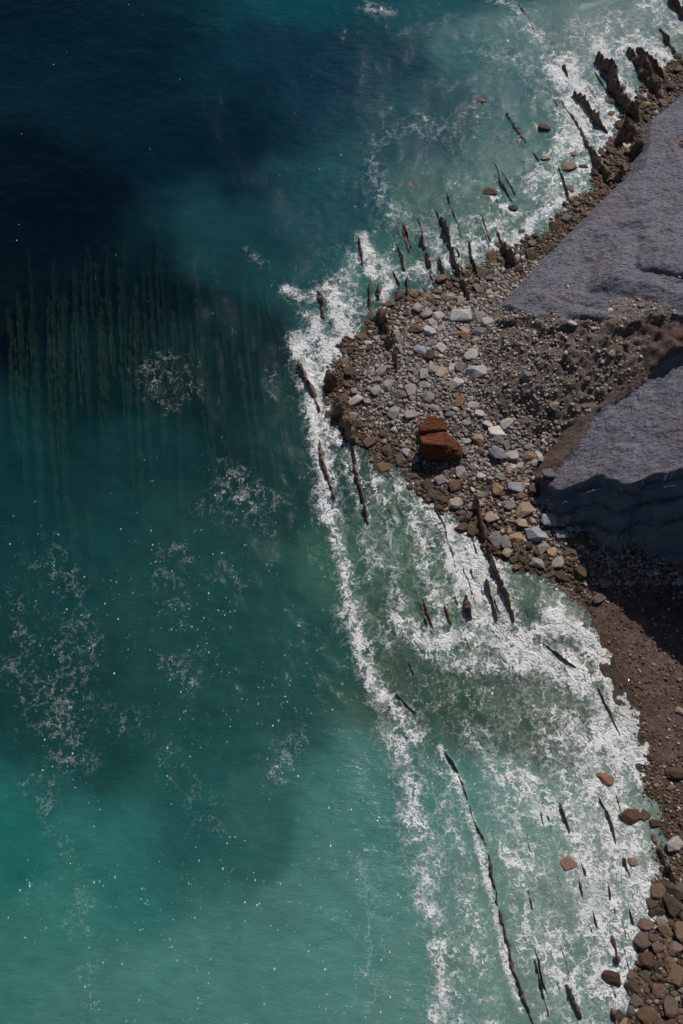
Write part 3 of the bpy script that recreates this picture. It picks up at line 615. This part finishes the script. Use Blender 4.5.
# hand surveyed stones: px, py, diameter px, colour, label, [category name]
HAND = [
(545,126,13,(74,60,52),'dark round boulder in foam left of the narrow black fin'),
(490,192,14,(84,58,48),'larger dark red-brown boulder alone in the water off the curling wave'),
(513,207,10,(58,50,46),'small black boulder ringed by white foam above the curling wave'),
(545,158,12,(140,118,106),'pale pinkish boulder in foam, leftmost of the cove group'),
(569,167,16,(122,98,84),'large brown slab boulder in the middle of the cove group'),
(574,153,11,(128,104,92),'small tan boulder topping the cove group'),
(584,165,9,(70,60,54),'small dark boulder right of the large brown slab boulder'),
(573,187,12,(126,108,92),'tan boulder just below the large brown slab boulder'),
(414,183,13,(130,82,68),'reddish rock awash alone in the blue water above the point'),
(491,141,8,(116,96,88),'small reddish rock awash in clear water above the larger dark boulder'),
(482,99,9,(140,92,78),'reddish rock just breaking the water near the top right'),
(555,42,10,(46,40,38),'small black boulder awash near the reef line at the top'),
(552,42,6,(60,50,44),'tiny dark rock touching the small black boulder at the top'),
(610,100,9,(96,80,70),'small brown stone in foam left of the stepped fin'),
(612,112,8,(104,86,72),'lower small brown stone in foam left of the stepped fin'),
(623,87,10,(96,84,74),'brown boulder leaning on the stepped fin'),
(647,104,9,(150,120,92),'tan boulder between the stepped fin and the slab'),
(660,92,9,(120,104,92),'grey brown boulder by the broad fin near the slab foot'),
(605,779,15,(134,98,82),'flat reddish lone boulder where foam meets the lower gravel'),
(630,816,20,(88,64,48),'big dark brown oval boulder at the edge of the gravel'),
(645,814,12,(92,72,58),'smaller boulder tucked beside the big oval boulder'),
(655,822,13,(78,62,50),'dark boulder third in the row from the big oval boulder'),
(569,862,18,(140,108,94),'angular pinkish brown boulder alone in milky foam'),
(547,804,14,(96,66,56),'round reddish brown rock awash in milky foam'),
(537,838,10,(124,86,76),'small flat reddish rock awash below the round reddish brown rock'),
(633,862,13,(128,108,92),'tan grey boulder beside the dark upright slab in foam'),
(646,925,17,(114,88,76),'squarish brown boulder leading the boulder field into the sea'),
(647,960,20,(82,58,46),'large dark red-brown boulder in the boulder field near foam'),
(613,977,17,(66,46,38),'blackish brown boulder at the left end of the boulder field'),
(634,973,13,(116,94,80),'tan boulder right of the blackish brown boulder'),
(661,990,17,(104,82,66),'large rounded brown boulder low in the boulder field'),
(675,948,14,(126,106,92),'pale rounded boulder at the right of the boulder field'),
(666,868,11,(126,100,80),'tan boulder resting on the wet bedrock slab edge'),
(420,350,13,(140,142,150),'smooth grey oval stone alone in the middle of the small cobbles'),
(425,384,11,(150,150,158),'smooth pale grey stone below the grey oval stone'),
(462,316,22,(164,160,160),'long pale flat slab with a straight crack near the longest fin'),
(488,322,14,(160,154,150),'pale flat slab right of the long cracked slab'),
(418,308,13,(150,144,140),'flat grey slab in the upper row of stones at the point'),
(450,297,13,(146,132,120),'flat tan slab against the foot of the longest fin'),
(471,355,16,(168,160,156),'pale block with a dark blue shadow above the landslip edge'),
(477,372,16,(164,160,160),'grey block embedded at the landslip edge'),
(456,382,14,(176,166,158),'bright angular block left of the landslip edge'),
(497,430,15,(206,200,188),'whitest elongated stone right of the red boulder'),
(488,423,11,(200,194,184),'white stone touching the whitest elongated stone'),
(480,412,10,(184,178,168),'pale pointed stone above the white stone'),
(508,424,15,(168,160,156),'broad pale grey stone on the right of the white stones'),
(512,455,14,(168,162,158),'pale flat stone between white stones and the dark cave shadow'),
(498,455,20,(112,110,116),'large rough dark grey boulder right of the red boulder'),
(467,441,9,(160,150,146),'small light stone at the right tip of the red boulder'),
(455,503,17,(158,142,126),'triangular tan slab at the water edge below the red boulder'),
(476,504,14,(150,142,134),'tan grey slab right of the triangular slab'),
(493,515,16,(176,158,136),'square sandy slab right of the tan grey slab'),
(517,486,17,(134,134,142),'grey flat oval stone above the lower stone slope'),
(524,510,18,(150,128,108),'tan angular block above the large grey slab stones'),
(537,533,21,(150,150,156),'large pale grey slab lying diagonally near the cliff shadow'),
(552,519,21,(144,146,154),'large grey slab stone at the edge of the cliff shadow'),
(563,534,13,(142,142,150),'grey slab half inside the cliff shadow'),
(544,547,13,(140,134,132),'grey stone below the diagonal pale grey slab'),
(553,552,12,(170,142,112),'ochre stone beside the grey stone below the diagonal slab'),
(508,553,14,(156,140,126),'tan grey slab at the foot of the stones by the thick fin'),
(537,563,14,(146,142,142),'pointed grey slab lowest in the stone slope'),
(558,562,14,(152,146,142),'pale grey slab right of the pointed grey slab'),
(516,538,13,(156,130,100),'ochre block left of the large diagonal slab'),
(580,588,8,(70,52,42),'small dark red stone on the gravel at the shadow edge'),
(548,475,12,(100,98,104),'dark grey boulder at the corner of the cliff foot'),
]
def put_stone(x, y, z, R, rot, tilt, k, colr, sc=(1, 1, 1)):
    o = bpy.data.objects.new('shore_stone', PROTO[k % len(PROTO)]); COL.objects.link(o)
    o.location = (x, y, z); o.scale = (R*sc[0], R*sc[1], R*sc[2]); o.rotation_euler = (tilt[0], tilt[1], rot)
    o.color = srgb(*colr)+(1,); return o
placed = []
for i, (px, py, dpx, c, lab) in enumerate(HAND):
    x, y = at(px, py, 0.8); g = float(ground(x, y)); x, y = at(px, py, max(g, 0)+0.3); g = float(ground(x, y))
    R = dpx*mpp(px, py)/2*0.92
    base = max(g, -0.25) if g > -0.1 else -0.15
    awash = 'awash' in lab
    o = put_stone(x, y, base+R*0.22-(0.25 if awash else 0), R, random.uniform(-.5, .5), (random.uniform(-.12, .12), random.uniform(-.12, .12)), i*5+3, c, (1, 1, 1.15))
    tag(o, lab, 'boulder' if dpx*mpp(px, py) > 1.2 else 'stone'); o.name = 'boulder' if dpx*mpp(px, py) > 1.2 else 'shore_stone'
    placed.append((x, y, R))

# two rust red boulders
def red_boulder(name, px, py, prof, lab, rotz, sz):
    x, y = at(px, py, 2.0); g = float(ground(x, y))
    bm = bmesh.new()
    for (a, b, z) in prof: bm.verts.new((a*sz, b*sz, z*sz))
    bmesh.ops.convex_hull(bm, input=bm.verts)
    bmesh.ops.dissolve_limit(bm, angle_limit=math.radians(6), verts=bm.verts, edges=bm.edges)
    bmesh.ops.bevel(bm, geom=list(bm.edges), offset=0.10, segments=2, affect='EDGES', clamp_overlap=True)
    bmesh.ops.triangulate(bm, faces=bm.faces)
    for _ in range(4):
        es = [e for e in bm.edges if e.calc_length() > 0.35]
        bmesh.ops.subdivide_edges(bm, edges=es, cuts=1)
        bmesh.ops.triangulate(bm, faces=[f for f in bm.faces if len(f.verts) > 3])
    bm.normal_update()
    for v in bm.verts:
        n = mnoise.noise(Vector((v.co.x*0.5, v.co.y*2.2, v.co.z*2.5)))*0.13+mnoise.noise(v.co*3.1)*0.06+mnoise.noise(v.co*0.7)*0.12
        v.co += v.normal*n
    bmesh.ops.recalc_face_normals(bm, faces=bm.faces)
    me = bpy.data.meshes.new(name); bm.to_mesh(me); bm.free(); me.materials.append(M_red)
    o = bpy.data.objects.new(name, me); COL.objects.link(o); o.location = (x, y, g-0.25); o.rotation_euler = (0, 0, rotz)
    tag(o, lab, 'boulder'); placed.append((x, y, 2.4*sz)); return o
BIG = [(-2.6,1.6,2.9),(0.7,2.1,3.0),(2.9,0.5,2.0),(2.9,-0.9,1.4),(0.4,-0.3,3.5),(-2.4,0.0,3.4),(-2.6,1.5,0),(0.8,2.2,0),(3.0,0.7,0),(2.5,-1.0,0),(0.4,-0.9,0.2),(-1.8,-0.5,0.2),(1.8,-0.4,2.7),(-2.0,-0.8,1.9),(0.6,-1.2,1.8)]
red_boulder('red_boulder', 440, 450, BIG, 'huge rust red block with ochre end, largest rock on the stony beach', 0.0, 1.0)
SM = [(-1.9,0.1,1.3),(-0.6,1.2,1.6),(0.4,1.5,1.5),(2.0,0.4,1.0),(1.9,-0.8,1.0),(-1.8,-0.9,1.5),(-1.9,0.1,0),(0.3,1.6,0),(2.1,0.4,0),(1.9,-1.0,0),(-1.8,-1.1,0)]
red_boulder('red_boulder', 433, 424, SM, 'smaller rust red block just above the huge one, pale stones on it', 0.1, 0.95)

# scattered stones
cx, cy, cr, cc_, czone = [], [], [], [], []
def zone_of(px, py):
    if py > 880 and px > 590: return 'boulders'
    if py > 585: return 'gravel'
    if px > 520 and py < 255: return 'cove'
    if py > 470: return 'slope'
    return 'point'
def scatter(n, xr, yr, size, accept):
    out = []
    x = rng.uniform(*xr, n); y = rng.uniform(*yr, n)
    z = ground(x, y); l = field(L, x, y); cl = field(T['cliff'], x, y); fan = field(T['isfan'], x, y)
    px, py = pix(x, y, np.clip(z, 0, 12))
    r = size(rng, n, px, py); keep = accept(px, py, l, cl, fan, z, rng.random(n)) & (px > -10) & (px < 720) & (py > -30) & (py < 1060)
    return x[keep], y[keep], z[keep], r[keep], px[keep], py[keep], l[keep], cl[keep]
def acc_all(px, py, l, cl, fan, z, u):
    d = np.where(py < 270, 0.8, 1.0); gv = (py > 585) & (py < 870)
    d = np.where(gv, 0.16+0.35*(py > 770)*(px > 640), d)
    d = np.where((py > 500) & (px > 590) & (py < 600), 0.3, d)
    d = np.where(py > 880, 1.0, d)
    ok = (l > -1.2) & ((~cl) | (fan & (u < 0.55)))
    return ok & (u < d) & (~fan | (u < 0.08))
def s_big(rg_, n, px, py):
    s = 0.22+rg_.pareto(2.7, n)*0.17
    k = np.where(py > 880, 1.75, np.where((py > 585), 0.55, np.where(py < 255, 1.05, 1.0)))
    return np.clip(s*k, 0.12, np.where(py > 880, 0.98, 0.85))
bx, by, bz, br, bpx, qpy, bl, bcl = scatter(42000, (-4, 62), (4, 176), s_big, acc_all)
# dart throwing, largest first
order = np.argsort(-br); cell = {}; keepi = []
def near(x, y, r):
    i, j = int(x//2.6), int(y//2.6)
    for a in (-1, 0, 1):
        for b_ in (-1, 0, 1):
            for (X_, Y_, R_) in cell.get((i+a, j+b_), ()):
                if (X_-x)**2+(Y_-y)**2 < (0.80*(R_+r))**2: return True
    return False
for (x, y, r) in placed:
    cell.setdefault((int(x//2.6), int(y//2.6)), []).append((x, y, r))
for i in order:
    if not near(bx[i], by[i], br[i]):
        # keep well clear of the wide red block
        if (bx[i]-placed[-2][0])**2+(by[i]-placed[-2][1])**2 < 9: continue
        keepi.append(i); cell.setdefault((int(bx[i]//2.6), int(by[i]//2.6)), []).append((bx[i], by[i], br[i]))
keepi = np.array(keepi)
def colour_for(px, py, l, u, v):
    wetp = np.clip(0.95-l/6.5, 0.08, 1)
    if py > 585: wetp = 0.85 if py > 880 else 0.7
    elif px > 520 and py < 260: wetp = 0.9
    tanp = 0.18 if py < 470 else 0.5
    fam = WET if u < wetp else (TAN if (u-wetp)/(1-wetp+1e-6) < tanp else GREY)
    return fam, fam[int(v*len(fam))]
NIND = 300-len(HAND)-2
vis = [i for i in keepi if -4 < bpx[i] < 687 and -4 < qpy[i] < 1028]
vis.sort(key=lambda i: -br[i]*1.0/mpp(bpx[i], qpy[i]))
ind = set(vis[:NIND])
ZN = {'point': 'on the stony point', 'slope': 'on the stone slope below the red boulder', 'cove': 'in the cove at the top right', 'gravel': 'on the dark gravel beach', 'boulders': 'in the boulder field at the lower right'}
for c, i in enumerate(vis[:NIND]):
    fam, colr = colour_for(bpx[i], qpy[i], bl[i], rng.random(), rng.random())
    zn = zone_of(bpx[i], qpy[i]); fn = 'pale grey' if fam is GREY else ('tan' if fam is TAN else 'dark brown')
    big = br[i] > 0.62
    o = put_stone(bx[i], by[i], max(bz[i], -0.25)+br[i]*0.25, br[i], random.uniform(0, 6.28), (random.uniform(-.25, .25), random.uniform(-.25, .25)), c, colr)
    if br[i] > 0.6: o.name = 'boulder'
    tag(o, f"{fn} {'large' if big else 'medium'} angular stone {ZN[zn]}", 'boulder' if br[i] > 0.6 else 'stone', f"{fn} {'large' if big else 'medium'} stones {ZN[zn]}")
# all the rest in one object
def s_small(rg_, n, px, py):
    k = np.where(py > 880, 1.5, np.where(py > 585, 0.75, 1.0)); return rg_.uniform(0.09, 0.26, n)*k
def acc_small(px, py, l, cl, fan, z, u):
    gv = (py > 600) & (py < 870); d = np.where(gv, 0.22+0.6*(py > 760), 1.0); d = np.where(fan, np.where(px > 560, 0.2, 0.5), d)
    ok = (l > -0.9) & ((~cl) | fan); return ok & (u < d)
sx_, sy_, sz_, sr_, spx, spy, sl_, scl = scatter(130000, (-4, 62), (4, 176), s_small, acc_small)
rest = np.array([i for i in keepi if i not in ind])
AX = np.concatenate([bx[rest], sx_]); AY = np.concatenate([by[rest], sy_]); AZ = np.concatenate([bz[rest], sz_]); AR = np.concatenate([br[rest], sr_])
APX = np.concatenate([bpx[rest], spx]); APY = np.concatenate([qpy[rest], spy]); AL = np.concatenate([bl[rest], sl_])
n = len(AX); pick = rng.integers(0, len(LOW), n); cols = np.array([srgb(*colour_for(a, b_, c, u, v)[1]) for a, b_, c, u, v in zip(APX, APY, AL, rng.random(n), rng.random(n))])
cos, fcs, ccs, base_i = [], [], [], 0
for k, (co, f) in enumerate(LOW):
    s_ = np.where(pick == k)[0]
    if not len(s_): continue
    a = rng.uniform(0, 6.28, len(s_)); t = rng.uniform(-0.4, 0.4, len(s_))
    ca, sa, ct, st_ = np.cos(a), np.sin(a), np.cos(t), np.sin(t)
    v = co[None]*AR[s_][:, None, None]
    y1 = v[..., 1]*ct[:, None]-v[..., 2]*st_[:, None]; z1 = v[..., 1]*st_[:, None]+v[..., 2]*ct[:, None]; x1 = v[..., 0]
    x2 = x1*ca[:, None]-y1*sa[:, None]+AX[s_][:, None]; y2 = x1*sa[:, None]+y1*ca[:, None]+AY[s_][:, None]
    z2 = z1+(AZ[s_]+AR[s_]*0.25)[:, None]
    V = np.stack([x2, y2, z2], -1).reshape(-1, 3)
    F = (f[None]+(np.arange(len(s_))*len(co))[:, None, None]).reshape(-1, 3)+base_i
    cos.append(V); fcs.append(F); ccs.append(np.repeat(cols[s_], len(co), 0)); base_i += len(V)
V = np.concatenate(cos); F = np.concatenate(fcs); Cc = np.concatenate(ccs)
me = mesh_np('shore_cobbles', V, F, M_stones)
a = me.attributes.new('gcol', 'FLOAT_COLOR', 'POINT'); c4 = np.ones((len(V), 4), np.float32); c4[:, :3] = Cc; a.data.foreach_set('color', c4.ravel())
o = bpy.data.objects.new('shore_cobbles', me); COL.objects.link(o); o['kind'] = 'stuff'; o['label'] = 'countless small cobbles and pebbles covering the shore'
print('stones', n, 'verts', len(V), 'big', len(keepi))
